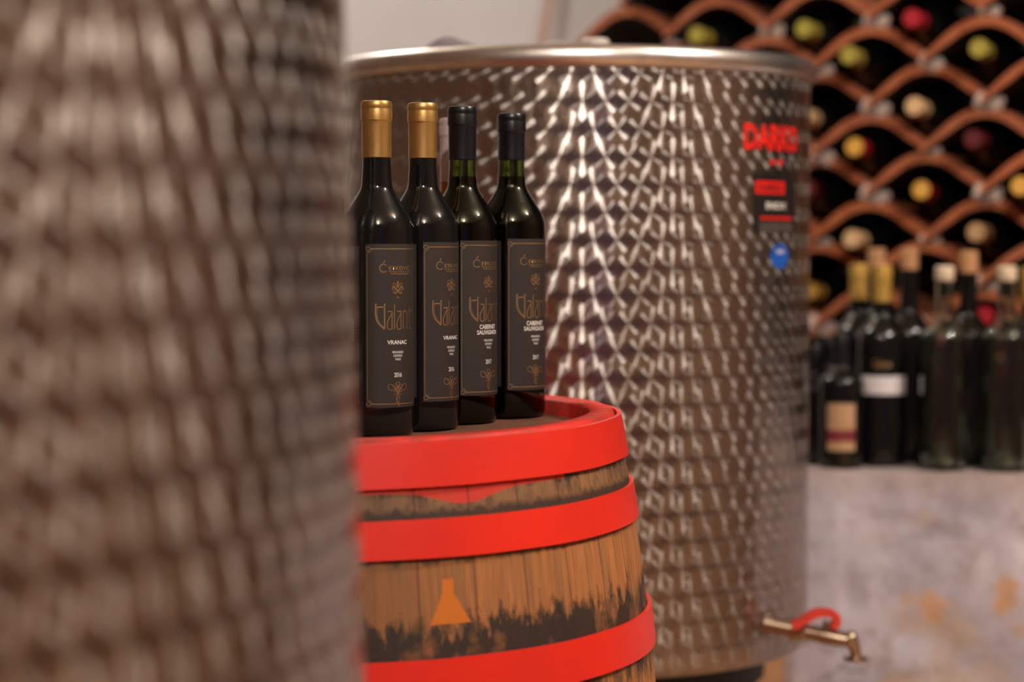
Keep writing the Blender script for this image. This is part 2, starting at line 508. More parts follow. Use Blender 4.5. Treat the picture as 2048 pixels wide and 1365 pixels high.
# mortar dabs where the feet of two tiles meet
mort = None
rr_ = random.Random(3)
mc = {}
for (i, row, z, px, py) in cells:
    if i < 1 or py < -60: continue
    bm = None
    if mort is None:
        bm = bmesh.new(); bmesh.ops.create_icosphere(bm, subdivisions=3, radius=1)
        for v in bm.verts:
            v.co = Vector((v.co.x * .026, v.co.y * .02, v.co.z * .019 + (-.012 if abs(v.co.x) < .4 and v.co.z > 0 else 0)))
            v.co += Vector((math.sin(v.co.z * 300) * .002, 0, math.sin(v.co.x * 260) * .002))
        o = link_mesh('mortar_dab', bm, M_mortar, smooth=180); mort = o
    else:
        o = mort.copy(); COL.objects.link(o)
    o.matrix_world = Matrix.Translation(rk(i + 1, z - .072, .012)) @ RK_M @ Matrix.Rotation(rr_.uniform(-.3, .3), 4, 'Y') @ Matrix.Scale(rr_.uniform(.75, 1.15), 4)
    r = zs.index(round(z, 3)); k = mc.get(r, 0); mc[r] = k + 1
    tag(o, 'pale mortar dab, %s tile course from the top, %s dab from the left' % (ORD[r], ORD[k]), 'mortar', 'mortar dabs in the tile rack')

# bottles lying in the rack: neck towards the viewer
def lying_bottle(end_mat, side_mat):
    r = thing('rack_bottle', 'x', 'wine bottle')
    prof = [(0, .285), (.030, .284), (.036, .278), (.0365, .12), (.034, .10), (.024, .082), (.0155, .07), (.0145, .055), (.014, .052), (0, .052)]
    g = link_mesh('bottle_glass', lathe(prof, 32, M=Matrix.Rotation(-PI / 2, 4, 'X') @ Matrix.Identity(4)), M_darkglass, r, smooth=40)
    bm = lathe([(0, 0), (.0145, .0004), (.0155, .002), (.0156, .008), (.015, .009), (.0152, .056)], 24, mat_of=lambda i: 0 if i < 2 else 1, M=Matrix.Rotation(-PI / 2, 4, 'X'))
    link_mesh('capsule', bm, [end_mat, side_mat], r, smooth=40)
    return r
def dup(o):
    c = o.copy(); COL.objects.link(c)
    for ch in o.children:
        d = ch.copy(); COL.objects.link(d); d.parent = c
        for g in ch.children:
            e = g.copy(); COL.objects.link(e); e.parent = d
    return c
KIND = {'olive': (M_foilgreen, M_foilgreen), 'red': (M_foilred, M_foilred), 'cream': (M_foilcream, M_foilcream), 'gold': (M_foilgold, M_foilred),
        'darkred': (M_darkred, M_darkred), 'dimgold': (M_goldcap2, M_goldcap2)}
protos = {}
# (i, photo x, y of the cap, kind, what it looks like)
RB = [(2, 1392, 70, 'olive', 'rack bottle with a dull olive cap, nearest the white wall'),
      (4, 1607, 57, 'olive', 'rack bottle with a bright olive cap high above the tank rim'),
      (5, 1697, 110, 'olive', 'rack bottle with a pale olive cap right of the tank rim'),
      (6, 1823, 36, 'red', 'rack bottle with a bright red cap near the upper edge of the photo'),
      (7, 1957, 96, 'olive', 'rack bottle with an olive cap in the upper right niche'),
      (6, 1828, 212, 'cream', 'rack bottle with a cream cap in the niche above the gold and red pair'),
      (4, 1607, 232, 'cream', 'rack bottle with a cream cap half behind the upper tank edge'),
      (5, 1708, 294, 'gold', 'rack bottle with a gold end and red neck, upper one of the pair'),
      (7, 1945, 278, 'darkred', 'rack bottle with a dim dark red cap in a right-hand niche'),
      (6, 1842, 380, 'gold', 'rack bottle with a gold end and red neck, lower one of the pair'),
      (8, 2040, 372, 'gold', 'rack bottle with a gold end and red neck cut by the right edge'),
      (4, 1612, 378, 'darkred', 'rack bottle with a dark red cap beside the black tank sticker'),
      (5, 1703, 478, 'cream', 'rack bottle with a cream cap just above the gold-capped ledge bottles'),
      (7, 1952, 465, 'cream', 'rack bottle with a cream cap above the clear ledge bottles'),
      (4, 1618, 582, 'dimgold', 'rack bottle with a dull gold cap beside the blue round sticker'),
      (7, 1968, 632, 'red', 'rack bottle with a red cap seen between the ledge bottles')]
for (i, px, py, kind, lab) in RB:
    if kind not in protos: protos[kind] = o = lying_bottle(*KIND[kind])
    else: o = dup(protos[kind])
    # where the neck's end sits: on the ray, a few cm in front of the tile faces
    base = rk(i, 0); best = None
    for q in range(-60, 40):
        d = q / 500
        pp = rk(i, 0, d); x = 1024 + F * pp.x / pp.y
        if best is None or abs(x - px) < best[0]: best = (abs(x - px), d)
    d = max(-.06, min(.05, best[1])); pp = rk(i, 0, d)
    P = at(px, py, pp.y)
    o.matrix_world = Matrix.Translation(P) @ RK_M @ SKEW @ Matrix.Rotation(random.uniform(-.05, .02), 4, 'X')
    tag(o, lab, 'wine bottle', 'bottles lying in the tile rack')

# ------------------------------------------------------------ stone ledge
def plinth():
    bm = bmesh.new()
    A = at(1572, 940, 3.335); B = at(2150, 940, 3.235)
    ux = Vector((B.x - A.x, B.y - A.y, 0)).normalized(); nx = Vector((-ux.y, ux.x, 0))
    Lx = 1.35; nxn, nz = 150, 70
    from mathutils import noise
    def disp(s, z):
        if s < .085: k = .15
        else: k = 1
        v = noise.fractal(Vector((s * 7, 3.1, z * 7)), 1, 2, 4) * .006 + noise.noise(Vector((s * 22, 9, z * 22))) * .004
        c = abs(noise.noise(Vector((s * 4 + 5, 1, z * 6))));  v -= max(0, .03 - c) * .16
        return v * k - (.004 if s > .085 else 0)
    grid = []
    for j in range(nz + 1):
        z = (PL_TOP) * j / nz
        row = []
        for i in range(nxn + 1):
            s = Lx * i / nxn
            d = disp(s, z)
            edge = (noise.noise(Vector((s * 11, 0, 0))) * .004 - .001) if j == nz else 0
            p = A + ux * s - nx * d
            row.append(bm.verts.new((p.x, p.y, z + edge)))
        grid.append(row)
    for j in range(nz):
        for i in range(nxn):
            bm.faces.new((grid[j][i], grid[j][i + 1], grid[j + 1][i + 1], grid[j + 1][i]))
    # top and left side
    D = .62
    back = []
    for i in range(nxn + 1):
        p = A + ux * (Lx * i / nxn) + nx * .02
        back.append((bm.verts.new((p.x, p.y, PL_TOP)),))
    far = []
    for i in range(nxn + 1):
        s = Lx * i / nxn
        p = A + ux * s + nx * D
        far.append(bm.verts.new((p.x, p.y, PL_TOP)))
    for i in range(nxn):
        bm.faces.new((grid[nz][i], grid[nz][i + 1], back[i + 1][0], back[i][0]))
        bm.faces.new((back[i][0], back[i + 1][0], far[i + 1], far[i]))
    lo = A + nx * D; lov = bm.verts.new((lo.x, lo.y, 0))
    for j in range(nz):
        if j == nz - 1: bm.faces.new((grid[j][0], grid[j + 1][0], back[0][0], far[0], lov))
        else: bm.faces.new((grid[j][0], grid[j + 1][0], lov))
    bmesh.ops.recalc_face_normals(bm, faces=bm.faces)
    o = link_mesh('stone_ledge', bm, M_stone, smooth=60)
    return tag(o, 'low whitewashed rough stone ledge under the row of bottles', 'ledge'), A, ux, nx
PLO, PA, PUX, PNX = plinth()

# ------------------------------------------------------------ bottle builders
def bottle_profile(rb, rn, h, hs, hn):
    """rb body radius, rn neck radius, h height, hs shoulder start, hn neck start"""
    p = [(0, .006), (rb * .55, .004), (rb * .86, 0), (rb * .95, .0012), (rb, .006)]
    p += [(rb, .03), (rb, hs * .5), (rb, hs * .97)]
    SH = [(0, 1.0), (.10, 1.0), (.235, .994), (.33, .955), (.455, .845), (.55, .715), (.65, .545), (.75, .38), (.84, .235), (.92, .115), (1.0, .05), (1.15, .018)]
    sm = smoothpath([(a, b, 0) for a, b in SH], 3)
    for q in sm[1:]:
        p.append((rn + (rb - rn) * q.y, hs + (hn - hs) * q.x))
    p += [(rn * .985, hn + .012 + (hn - hs) * .1), (rn * .96, h - .03), (rn * .96, h - .012), (0, h - .012)]
    return p

def capsule_profile(rn, h, low, lip=True):
    a = rn
    p = [(a * 1.0, low), (a * 1.035, low + .0004), (a * 1.03, low + .01), (a * 1.035, h - .021)]
    p += [(a * 1.04, h - .0205), (a * 1.095, h - .0195), (a * 1.10, h - .010), (a * 1.075, h - .0085), (a * 1.075, h - .0078), (a * 1.095, h - .0068), (a * 1.09, h - .003),
          (a * 1.03, h - .0008), (a * .9, h - .0002), (0, h - .0002)]
    return p

def wrap(r, s, hgt, a0, off):
    a = a0 + s / r
    return Vector(((r + off) * math.cos(a), (r + off) * math.sin(a), hgt))

def ribbon(bm, pts, wd, r, a0, off, mat=0, closed=False):
    """flat printed line: pts (arc mm->m, height) on a cylinder"""
    P = [Vector((p[0], p[1])) for p in pts]; n = len(P); vs = []
    for i in range(n):
        q0 = P[i - 1] if (i > 0 or closed) else P[i]; q1 = P[(i + 1) % n] if (i < n - 1 or closed) else P[i]
        t = q1 - q0
        if t.length < 1e-9: t = Vector((1, 0))
        t.normalize(); nn = Vector((-t.y, t.x)) * wd / 2
        a, b = P[i] + nn, P[i] - nn
        vs.append((bm.verts.new(wrap(r, a.x, a.y, a0, off)), bm.verts.new(wrap(r, b.x, b.y, a0, off))))
    rng = range(n if closed else n - 1)
    for i in rng:
        j = (i + 1) % n
        f = bm.faces.new((vs[i][1], vs[j][1], vs[j][0], vs[i][0])); f.material_index = mat

def circ(cx, cz, r, n=20, a=0, b=2 * PI):
    return [(cx + r * math.cos(a + (b - a) * k / n), cz + r * math.sin(a + (b - a) * k / n)) for k in range(n + 1)]

_fc = {}
def text_polys(txt, bold=0.0):
    key = (txt, bold)
    if key in _fc: return _fc[key]
    cu = bpy.data.curves.new('lettering', 'FONT'); cu.body = txt; cu.align_x = 'LEFT'; cu.size = 1; cu.resolution_u = 3; cu.offset = bold
    ob = bpy.data.objects.new('lettering', cu); COL.objects.link(ob)
    bpy.context.view_layer.update()
    dg = bpy.context.evaluated_depsgraph_get()
    me = bpy.data.meshes.new_from_object(ob.evaluated_get(dg))
    V = [(v.co.x, v.co.y) for v in me.vertices]; Fc = [tuple(p.vertices) for p in me.polygons]
    bpy.data.objects.remove(ob); bpy.data.curves.remove(cu); bpy.data.meshes.remove(me)
    x0 = min(v[0] for v in V); x1 = max(v[0] for v in V); y0 = min(v[1] for v in V); y1 = max(v[1] for v in V)
    _fc[key] = (V, Fc, x0, x1, y0, y1); return _fc[key]

def put_text(bm, txt, cx, z0, width, height, r, a0, off, mat=0, bold=0.0, flip=False, mapper=None):
    V, Fc, x0, x1, y0, y1 = text_polys(txt, bold)
    vs = []
    for x, y in V:
        s = cx + ((x - x0) / (x1 - x0) - .5) * width; hh = z0 + (y - y0) / (y1 - y0) * height
        vs.append(bm.verts.new(mapper(s, hh) if mapper else wrap(r, s, hh, a0, off)))
    for f in Fc:
        try:
            ff = bm.faces.new([vs[i] for i in f]); ff.material_index = mat
        except ValueError: pass

def patch(bm, s0, s1, z0, z1, r, a0, off, mat=0, n=24, thick=0):
    rows = []
    for k in range(n + 1):
        s = s0 + (s1 - s0) * k / n
        rows.append([bm.verts.new(wrap(r, s, z, a0, off)) for z in (z0, z1)])
    for k in range(n):
        f = bm.faces.new((rows[k][0], rows[k + 1][0], rows[k + 1][1], rows[k][1])); f.material_index = mat

def flourish_top(cx, cz, s):
    L = []
    L.append(smoothpath([(cx - .2 * s, cz + .1 * s), (cx - .05 * s, cz + .75 * s), (cx + .02 * s, cz + 1.0 * s), (cx + .1 * s, cz + .75 * s), (cx, cz + .35 * s), (cx - .5 * s, cz - .25 * s), (cx - .9 * s, cz - .1 * s), (cx - .85 * s, cz + .15 * s), (cx - .5 * s, cz + .1 * s), (cx + .3 * s, cz - .5 * s), (cx + .75 * s, cz - .55 * s)], 6))
    L.append([(2 * cx - p[0], p[1]) for p in L[0]])
    L.append(circ(cx - .55 * s, cz + .5 * s, .24 * s, 14)); L.append(circ(cx + .55 * s, cz + .5 * s, .24 * s, 14))
    L.append(smoothpath([(cx - .8 * s, cz - .45 * s), (cx - .4 * s, cz - .75 * s), (cx + .1 * s, cz - .3 * s), (cx + .6 * s, cz + .1 * s), (cx + .9 * s, cz - .05 * s)], 6))
    L.append(smoothpath([(cx + .8 * s, cz - .45 * s), (cx + .4 * s, cz - .75 * s), (cx - .1 * s, cz - .3 * s), (cx - .6 * s, cz + .1 * s), (cx - .9 * s, cz - .05 * s)], 6))
    return [[(p[0], p[1]) for p in l] for l in L]

def flourish_bottom(cx, cz, s):
    L = []
    for m in (1, -1):
        L.append(smoothpath([(cx - m * .1 * s, cz - 1.5 * s), (cx - m * .2 * s, cz - .8 * s), (cx + m * .35 * s, cz + .1 * s), (cx + m * 1.0 * s, cz + .8 * s), (cx + m * 1.3 * s, cz + .55 * s), (cx + m * 1.15 * s, cz + .1 * s), (cx + m * .6 * s, cz + .1 * s), (cx, cz + .5 * s), (cx - m * .3 * s, cz + .85 * s), (cx, cz + 1.0 * s)], 6))
        L.append(smoothpath([(cx - m * .55 * s, cz - .5 * s), (cx - m * .1 * s, cz - .3 * s), (cx + m * .4 * s, cz + .45 * s), (cx + m * .7 * s, cz + .75 * s)], 6))
        L.append(smoothpath([(cx - m * .6 * s, cz - .15 * s), (cx - m * .2 * s, cz), (cx + m * .15 * s, cz + .5 * s), (cx + m * .3 * s, cz + .8 * s)], 6))
    L.append(smoothpath([(cx, cz - .7 * s), (cx - .14 * s, cz - 1.2 * s), (cx + .06 * s, cz - 1.55 * s), (cx + .12 * s, cz - 1.8 * s), (cx, cz - 1.85 * s)], 6))
    return [[(p[0], p[1]) for p in l] for l in L]

LB0, LB1 = .0295, .1895
def front_label(kind, r, a0):
    """dark paper label with gilt frame and lettering; a0 = direction of the label's middle"""
    bm = bmesh.new(); hw = .0655 / 2
    patch(bm, -hw, hw, LB0, LB1, r, a0, .00015, 0, 40)
    o = .0003; top = LB1; T = lambda mm: top - mm / 1000.
    # frame
    e = .0016
    zt, zb = T(4.8), LB0 + .0035
    R = .0026
    n = 24
    for z in (zt, zb):
        ribbon(bm, [(-hw + e + .004 + (2 * hw - 2 * e - .008) * k / n, z) for k in range(n + 1)], .0009, r, a0, o, 1)
    for x in (-hw + e, hw - e):
        ribbon(bm, [(x, zb + .004), (x, zt - .004)], .00045, r, a0, o, 1)
    for sx in (-1, 1):
        for z, a, b in ((zt, -PI * .6, PI * .1), (zb, -PI * .1, PI * .6)):
            cx = sx * (hw - e - .001)
            ribbon(bm, circ(cx, z, .0019, 18), .0005, r, a0, o, 1)
            pts = circ(cx, z, .0034, 12, a, b)
            if sx > 0: pts = [(2 * cx - p[0], p[1]) for p in pts]
            ribbon(bm, pts, .0005, r, a0, o, 1)
    # winery name: big C with acute, small caps, rule, second line
    cC = (-.0150, T(23.6))
    ribbon(bm, circ(cC[0], cC[1], .0039, 20, PI * .22, PI * 1.78), .0008, r, a0, o, 1)
    ribbon(bm, [(cC[0] - .0004, cC[1] + .0051), (cC[0] + .0013, cC[1] + .0074)], .0009, r, a0, o, 1)
    put_text(bm, 'ETKOVI\u0106', .0036, T(25.6), .0265, .0050, r, a0, o, 1, .01)
    ribbon(bm, [(-.0100 + .0275 * k / 12, T(27.0)) for k in range(13)], .0005, r, a0, o, 1)
    put_text(bm, 'VINARIJA', .0036, T(30.6), .0235, .0025, r, a0, o, 1, .01)
    for l in flourish_top(0, T(43.4), .0070): ribbon(bm, l, .0006, r, a0, o, 1)
    ribbon(bm, circ(0, T(52.3), .0006, 8), .0006, r, a0, o, 1)
    # tall lettering
    b_, x_ = T(83.2), T(65.5)
    def st(pts, w=.0008, sm=True): ribbon(bm, [(p[0], p[1]) for p in (smoothpath(pts, 6) if sm else pts)], w, r, a0, o, 1)
    g = -.0232
    st([(g, T(58.9)), (g + .0100, T(58.9))], .0015, False)
    st([(g + .0016, T(61.6)), (g + .0078, T(61.6))], .0012, False)
    st([(g + .0090, T(59)), (g + .0090, b_)], .0012, False)
    st([(g + .0004, T(59)), (g + .0004, T(70)), (g + .0030, T(77.5)), (g + .0090, b_)], .0011)
    st([(g + .0018, T(61.8)), (g + .0018, T(70)), (g + .0040, T(76.5)), (g + .0080, T(81))], .0005)
    def la(x):
        st([(x + .0008, x_ - .0003), (x + .0052, x_ - .0003)], .0010, False)
        st([(x + .0054, x_), (x + .0054, b_)], .0009, False)
        st([(x + .0054, x_ - .002), (x + .0012, T(75)), (x + .0004, T(80)), (x + .0018, b_), (x + .0054, b_ + .0002)], .0008)
    la(g + .0113)
    st([(g + .0192, T(59)), (g + .0192, b_)], .0009, False); 
    la(g + .0215)
    xn = g + .0298
    st([(xn, x_), (xn, b_)], .0009, False); st([(xn, x_ - .001), (xn + .003, x_), (xn + .0056, x_ - .004), (xn + .0056, b_)], .0009)
    xt = g + .0400
    st([(xt, T(61)), (xt, T(80)), (xt + .002, b_), (xt + .0048, b_)], .0009); st([(xt - .0024, x_), (xt + .005, x_)], .0009, False)
    if kind == 'vranac':
        put_text(bm, 'VRANAC', 0, T(98.2), .0232, .0041, r, a0, o, 2, .02)
        ys = (107.0, 110.5, 114.0); yr = '2016'; yy = 130.4; yo = 143.5
    else:
        put_text(bm, 'CABERNET', 0, T(91.4), .0240, .0046, r, a0, o, 2, .02)
        put_text(bm, 'SAUVIGNON', 0, T(97.2), .0300, .0046, r, a0, o, 2, .02)
        ys = (104.4, 108.0, 111.8); yr = '2017'; yy = 127.6; yo = 141.5
    for t, w_, y_ in (('VRHUNSKO', .0135, ys[0]), ('CRVENO', .0103, ys[1]), ('VINO', .0066, ys[2])):
        put_text(bm, t, 0, T(y_), w_, .0023, r, a0, o, 2, .01)
    put_text(bm, yr, 0, T(yy), .0088, .0046, r, a0, o, 2, .015)
    for l in flourish_bottom(0, T(yo), .0082): ribbon(bm, l, .00055, r, a0, o, 1)
    return bm

def back_label(r, a0):
    bm = bmesh.new(); hw = .030
    patch(bm, -hw, hw, LB0 + .004, LB1 - .002, r, a0, .00015, 0, 30)
    # three short lines of sideways small print, too small to read
    rr = random.Random(5)
    for k in range(3):
        z = .095
        while z < .116:
            dz = rr.uniform(.0012, .0026)
            ribbon(bm, [(hw - .007 - k * .0022, z), (hw - .007 - k * .0022, z + dz)], .0010, r, a0, .0003, 1)
            z += dz + .0009
    return bm

def main_bottle(kind, label, px, Y, lab_deg, group, hgt=.331, lean=(0, 0), rb=.0362):
    rn = .0142
    X = (px - 1024) / F * Y
    dx, dy = X - BR_C.x, Y - BR_C.y
    z = HEAD_Z + .021 * dx + .017 * dy + .0012
    o = thing('wine_bottle', label, 'wine bottle', (X, Y, z), (lean[0], lean[1], 0), group)
    green = kind == 'cabernet'
    prof = bottle_profile(rb, rn, hgt, .1905, .2475)
    g = link_mesh('glass', lathe(prof, 96), M_greenglass if green else M_darkglass, o, smooth=50)
    if green:
        pw = [(max(0, r_ - .0022), max(z_, .004)) for r_, z_ in prof if z_ < .262]
        pw = [(0, .0075)] + pw[3:] + [(rn * .96 - .0022, .250), (0, .250)]
        link_mesh('wine', lathe(pw, 64), M_wine, o, smooth=50)
    low = .2745 if kind == 'vranac' else .2735
    link_mesh('capsule', lathe(capsule_profile(rn, hgt, low), 64), M_gold if kind == 'vranac' else M_blackcap, o, smooth=35)
    to_cam = math.atan2(-Y, -X)
    a0 = to_cam + math.radians(lab_deg)
    link_mesh('front_label', front_label(kind, rb, a0), [M_label, M_foil, M_print], o, smooth=180)
    link_mesh('back_label', back_label(rb, a0 - math.radians(110)), [M_label, M_print], o, smooth=180)
    return o

# ------------------------------------------------------------ the barrel
def barrel_r(z):    # z above the floor
    return .316 - .195 * (z - BH / 2) ** 2 * (.465 / (BH / 2)) ** 2
HEAD_IN = .0175
HEAD_Z = BZ_TOPW - HEAD_IN
bar = thing('wooden_barrel', 'oak barrel with wide red painted hoops, standing under four dark wine bottles', 'barrel', (BR_C.x, BR_C.y, 0))
# a very slight lean of the whole cask, as in the photograph
pivot = Vector((0, 0, BH))
tilt = Matrix.Translation(pivot) @ Matrix.Rotation(-.021, 4, 'Y') @ Matrix.Rotation(.017, 4, 'X') @ Matrix.Translation(-pivot)
bar.matrix_world = Matrix.Translation((BR_C.x, BR_C.y, 0)) @ tilt
def barrel_body():
    bm = bmesh.new(); NS, K = 34, 6; seg = NS * K
    prof = []
    n = 40
    for k in range(n + 1):
        z = BH * k / n; prof.append((barrel_r(z) - .0022, z, 0))
    ro = prof[-1][0]
    prof[-1] = (ro - .003, BH - .0005, 1)
    prof += [(ro - .006, BH + .001, 1), (ro - .0255, BH, 1), (ro - .0275, BH - .003, 1), (ro - .0265, BH - .05, 1)]
    rings = []
    for r, z, mi in prof:
        ring = []
        for k in range(seg):
            a = 2 * PI * k / seg
            f = (k % K) / K
            groove = .0007 if k % K == 0 else 0
            ring.append(bm.verts.new(((r - groove) * math.cos(a), (r - groove) * math.sin(a), z)))
        rings.append(ring)
    for i in range(len(rings) - 1):
        for k in range(seg):
            f = bm.faces.new((rings[i][k], rings[i][(k + 1) % seg], rings[i + 1][(k + 1) % seg], rings[i + 1][k]))
            f.material_index = prof[i + 1][2]
    bm.faces.new(rings[0][::-1])
    return bm
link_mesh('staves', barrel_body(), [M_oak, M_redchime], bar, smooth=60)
hd = lathe([(0, BH - HEAD_IN), (barrel_r(BH) - .027, BH - HEAD_IN), (barrel_r(BH) - .027, BH - HEAD_IN - .02), (0, BH - HEAD_IN - .02)], 64)
link_mesh('barrel_head', hd, M_head, bar, smooth=30)
from mathutils import noise as mn
def hoop(z1, z0):
    """z1 upper, z0 lower height; a riveted steel band following the bulge"""
    bm = bmesh.new(); seg = 180; th = .0026; n = 6
    pr = []
    for k in range(n + 1):
        z = z0 + (z1 - z0) * k / n; pr.append((barrel_r(z) + th, z, 1))
    for k in range(n, -1, -1):
        z = z0 + (z1 - z0) * k / n; pr.append((barrel_r(z) - .0018, z, 0))
    rings = []
    for r, z, out in pr:
        ring = []
        for k in range(seg):
            a = 2 * PI * k / seg
            wob = .0008 * mn.noise(Vector((math.cos(a) * 4, math.sin(a) * 4, z0 * 9)))
            lap = .0012 if out and (a > 5.35 and a < 5.75) else 0
            ring.append(bm.verts.new(((r + wob * out + lap * 0) * math.cos(a), (r + wob * out) * math.sin(a), z + .0009 * mn.noise(Vector((a * 3, z0 * 30, 2))))))
        rings.append(ring)
    m = len(rings)
    for i in range(m):
        A, B = rings[i], rings[(i + 1) % m]
        for k in range(seg): bm.faces.new((A[k], A[(k + 1) % seg], B[(k + 1) % seg], B[k]))
    for zf in (.3, .7):     # rivets on the hidden side
        z = z0 + (z1 - z0) * zf; a = 2.2; r = barrel_r(z) + th
        bmesh.ops.create_icosphere(bm, subdivisions=2, radius=.005, matrix=Matrix.Translation((r * math.cos(a), r * math.sin(a), z)))
    bmesh.ops.recalc_face_normals(bm, faces=bm.faces)
    return bm
HO = [(.0028, .0432), (.0717, .1061), (.196, .2345)]
for a, b in HO:
    link_mesh('hoop', hoop(BH - a, BH - b), M_redhoop, bar, smooth=40)
for a, b in HO:
    link_mesh('hoop', hoop(b, a), M_redhoop, bar, smooth=40)

# ------------------------------------------------------------ bottles standing on the barrel
G4 = 'dark labelled wine bottles on the barrel'
main_bottle('vranac', 'dark wine bottle with gold capsule on the barrel, leftmost, cut by the near tank', 754, 2.180, 34, G4)
main_bottle('vranac', 'dark wine bottle with gold capsule on the barrel, second from the left', 846, 2.240, 52, G4)
main_bottle('cabernet', 'dark green wine bottle with black capsule on the barrel, left one of the black-capped pair', 925, 2.302, 48, G4, .3295)
main_bottle('cabernet', 'dark green wine bottle with black capsule on the barrel, rightmost of the row', 1023, 2.357, 45, G4, .3235)
# pale-capped bottle half hidden behind them
Xp, Yp = (907 - 1024) / F * 2.40, 2.405
ob = thing('rose_bottle', 'pale-capped bottle of amber wine mostly hidden behind the black-capped bottles', 'wine bottle', (Xp, Yp, HEAD_Z + .021 * (Xp - BR_C.x) + .017 * (Yp - BR_C.y) + .0012))
link_mesh('glass', lathe(bottle_profile(.0355, .0142, .322, .1905, .2400), 64), M_rose, ob, smooth=50)
link_mesh('capsule', lathe(capsule_profile(.0142, .322, .252), 48), M_pinkcap, ob, smooth=35)

# ------------------------------------------------------------ far steel tank
TR, TY = .330, 3.10
TX = (1146 - 1024) / F * TY
TZ0, TZ1 = CAMZ - .548, CAMZ + .246
M_scaleB = steel_scales('machine_turned_steel_far', TR, .0295, .0350, stain=.45)
tank = thing('steel_tank', 'round stainless wine tank with scale-patterned skin, standing behind the barrel', 'wine tank', (TX, TY, TZ0))
Hh = TZ1 - TZ0
bm = lathe([(0, .012), (TR - .03, .006), (TR - .008, .0), (TR, .01), (TR, .03)] + [(TR, .03 + (Hh - .03) * k / 10) for k in range(1, 11)], 160, mat_of=lambda i: 1 if i < 3 else 0)
link_mesh('tank_skin', bm, [M_scaleB, plain('plain_brushed_steel', (.42, .36, .30, 1), .42, 1.0)], tank, smooth=40)
def torus_rim(R, z, pr, seg=160):
    return lathe([(R + a, z + b) for a, b in pr], seg, close=True)
rimp = [(.010 * math.cos(t) + .000, .0145 * math.sin(t) - .006) for t in [2 * PI * k / 14 for k in range(14)]]
link_mesh('rim', torus_rim(TR, Hh + .004, rimp), M_steel_rim, tank, smooth=180)

# stickers and stencilled lettering on the skin (children: they are stuck to the tank)
def skin_ang(px, py):
    """angle round the far tank seen at a photo pixel"""
    d = at(px, py, 1.) - Vector((0, 0, CAMZ)); d2 = Vector((d.x, d.y)); c = Vector((TX, TY)); 
    A = d2.dot(d2); B = d2.dot(c); C_ = c.dot(c) - TR * TR
    dd = B * B - A * C_
    s = (B - math.sqrt(max(dd, 0))) / A
    p = d2 * s; z = CAMZ + d.z * s - TZ0
    return math.atan2(p.y - TY, p.x - TX), z
def skin_map(px0, px1, py0, py1, off=.0004):
    """maps (s in -.5...5, t in 0..1) to the skin between the two photo columns"""
    pm = (py0 + py1) / 2
    a0, _ = skin_ang(px0, pm); a1, _ = skin_ang(px1, pm); am = (a0 + a1) / 2
    _, z0 = skin_ang(px0, py1); _, z1 = skin_ang(px0, py0)
    return (lambda s, t: Vector(((TR + off) * math.cos(am + (a1 - a0) * s), (TR + off) * math.sin(am + (a1 - a0) * s), z0 + (z1 - z0) * t))), am, (a1 - a0) * TR, z0, z1
mp, am, wd_, z0_, z1_ = skin_map(1487, 1594, 245, 299)
bm = bmesh.new(); put_text(bm, 'DARKO', 0, 0, 1, 1, 0, 0, 0, 0, .045, mapper=mp)
tag(link_mesh('red_lettering', bm, M_redprint, tank), 'red maker lettering')
mp2, am2, w2, zz0, zz1 = skin_map(1537, 1566, 317, 331)
bm = bmesh.new()
for k in (-.27, .27):
    vs = [bm.verts.new(mp2(k + .19 * math.cos(t), .5 + .42 * math.sin(t))) for t in [2 * PI * j / 12 for j in range(12)]]; bm.faces.new(vs)
tag(link_mesh('red_dots', bm, M_redprint, tank), 'two small red marks')
# black sticker
def grid_patch(bm, mapper, s0, s1, t0, t1, mat=0, n=10):
    rows = [[bm.verts.new(mapper(s0 + (s1 - s0) * k / n, t)) for t in (t0, t1)] for k in range(n + 1)]
    for k in range(n):
        f = bm.faces.new((rows[k][0], rows[k + 1][0], rows[k + 1][1], rows[k][1])); f.material_index = mat
ma = skin_map(1505, 1590, 347, 465, .0003)[0]; mb = skin_map(1505, 1590, 347, 465, .0007)[0]; mc_ = skin_map(1505, 1590, 347, 465, .0010)[0]
bm = bmesh.new()
grid_patch(bm, ma, -.5, .5, 0, 1, 0, 16)
grid_patch(bm, mb, -.46, .17, .66, .88, 1, 8)
put_text(bm, 'DARKO', 0, 0, 1, 1, 0, 0, 0, 3, .02, mapper=lambda s, t: mc_(-.145 + s * .5, .70 + t * .13))
put_text(bm, 'INOX', 0, 0, 1, 1, 0, 0, 0, 2, .03, mapper=lambda s, t: mc_(-.02 + s * .46, .40 + t * .12))
grid_patch(bm, mb, -.36, .38, .225, .27, 1, 8)
for k in range(4): grid_patch(bm, mb, -.38, .40, .15 - k * .042, .165 - k * .042, 4, 8)
tag(link_mesh('maker_sticker', bm, [M_stickerblk, M_redprint, M_print, M_stickerblk, plain('grey_print', srgb(120, 108, 104), .6)], tank), 'black sticker with a red block and white lettering')
md = skin_map(1541, 1576, 487, 538, .0004)[0]; me_ = skin_map(1541, 1576, 487, 538, .0007)[0]
bm = bmesh.new(); vs = [bm.verts.new(md(.5 * math.cos(t), .5 + .5 * math.sin(t))) for t in [2 * PI * j / 28 for j in range(28)]]; bm.faces.new(vs)
for k in range(3):
    grid_patch(bm, me_, -.2 + .15 * k, -.10 + .15 * k, .60, .74, 1, 2)
tag(link_mesh('round_sticker', bm, [M_blue, M_print], tank), 'blue round sticker')

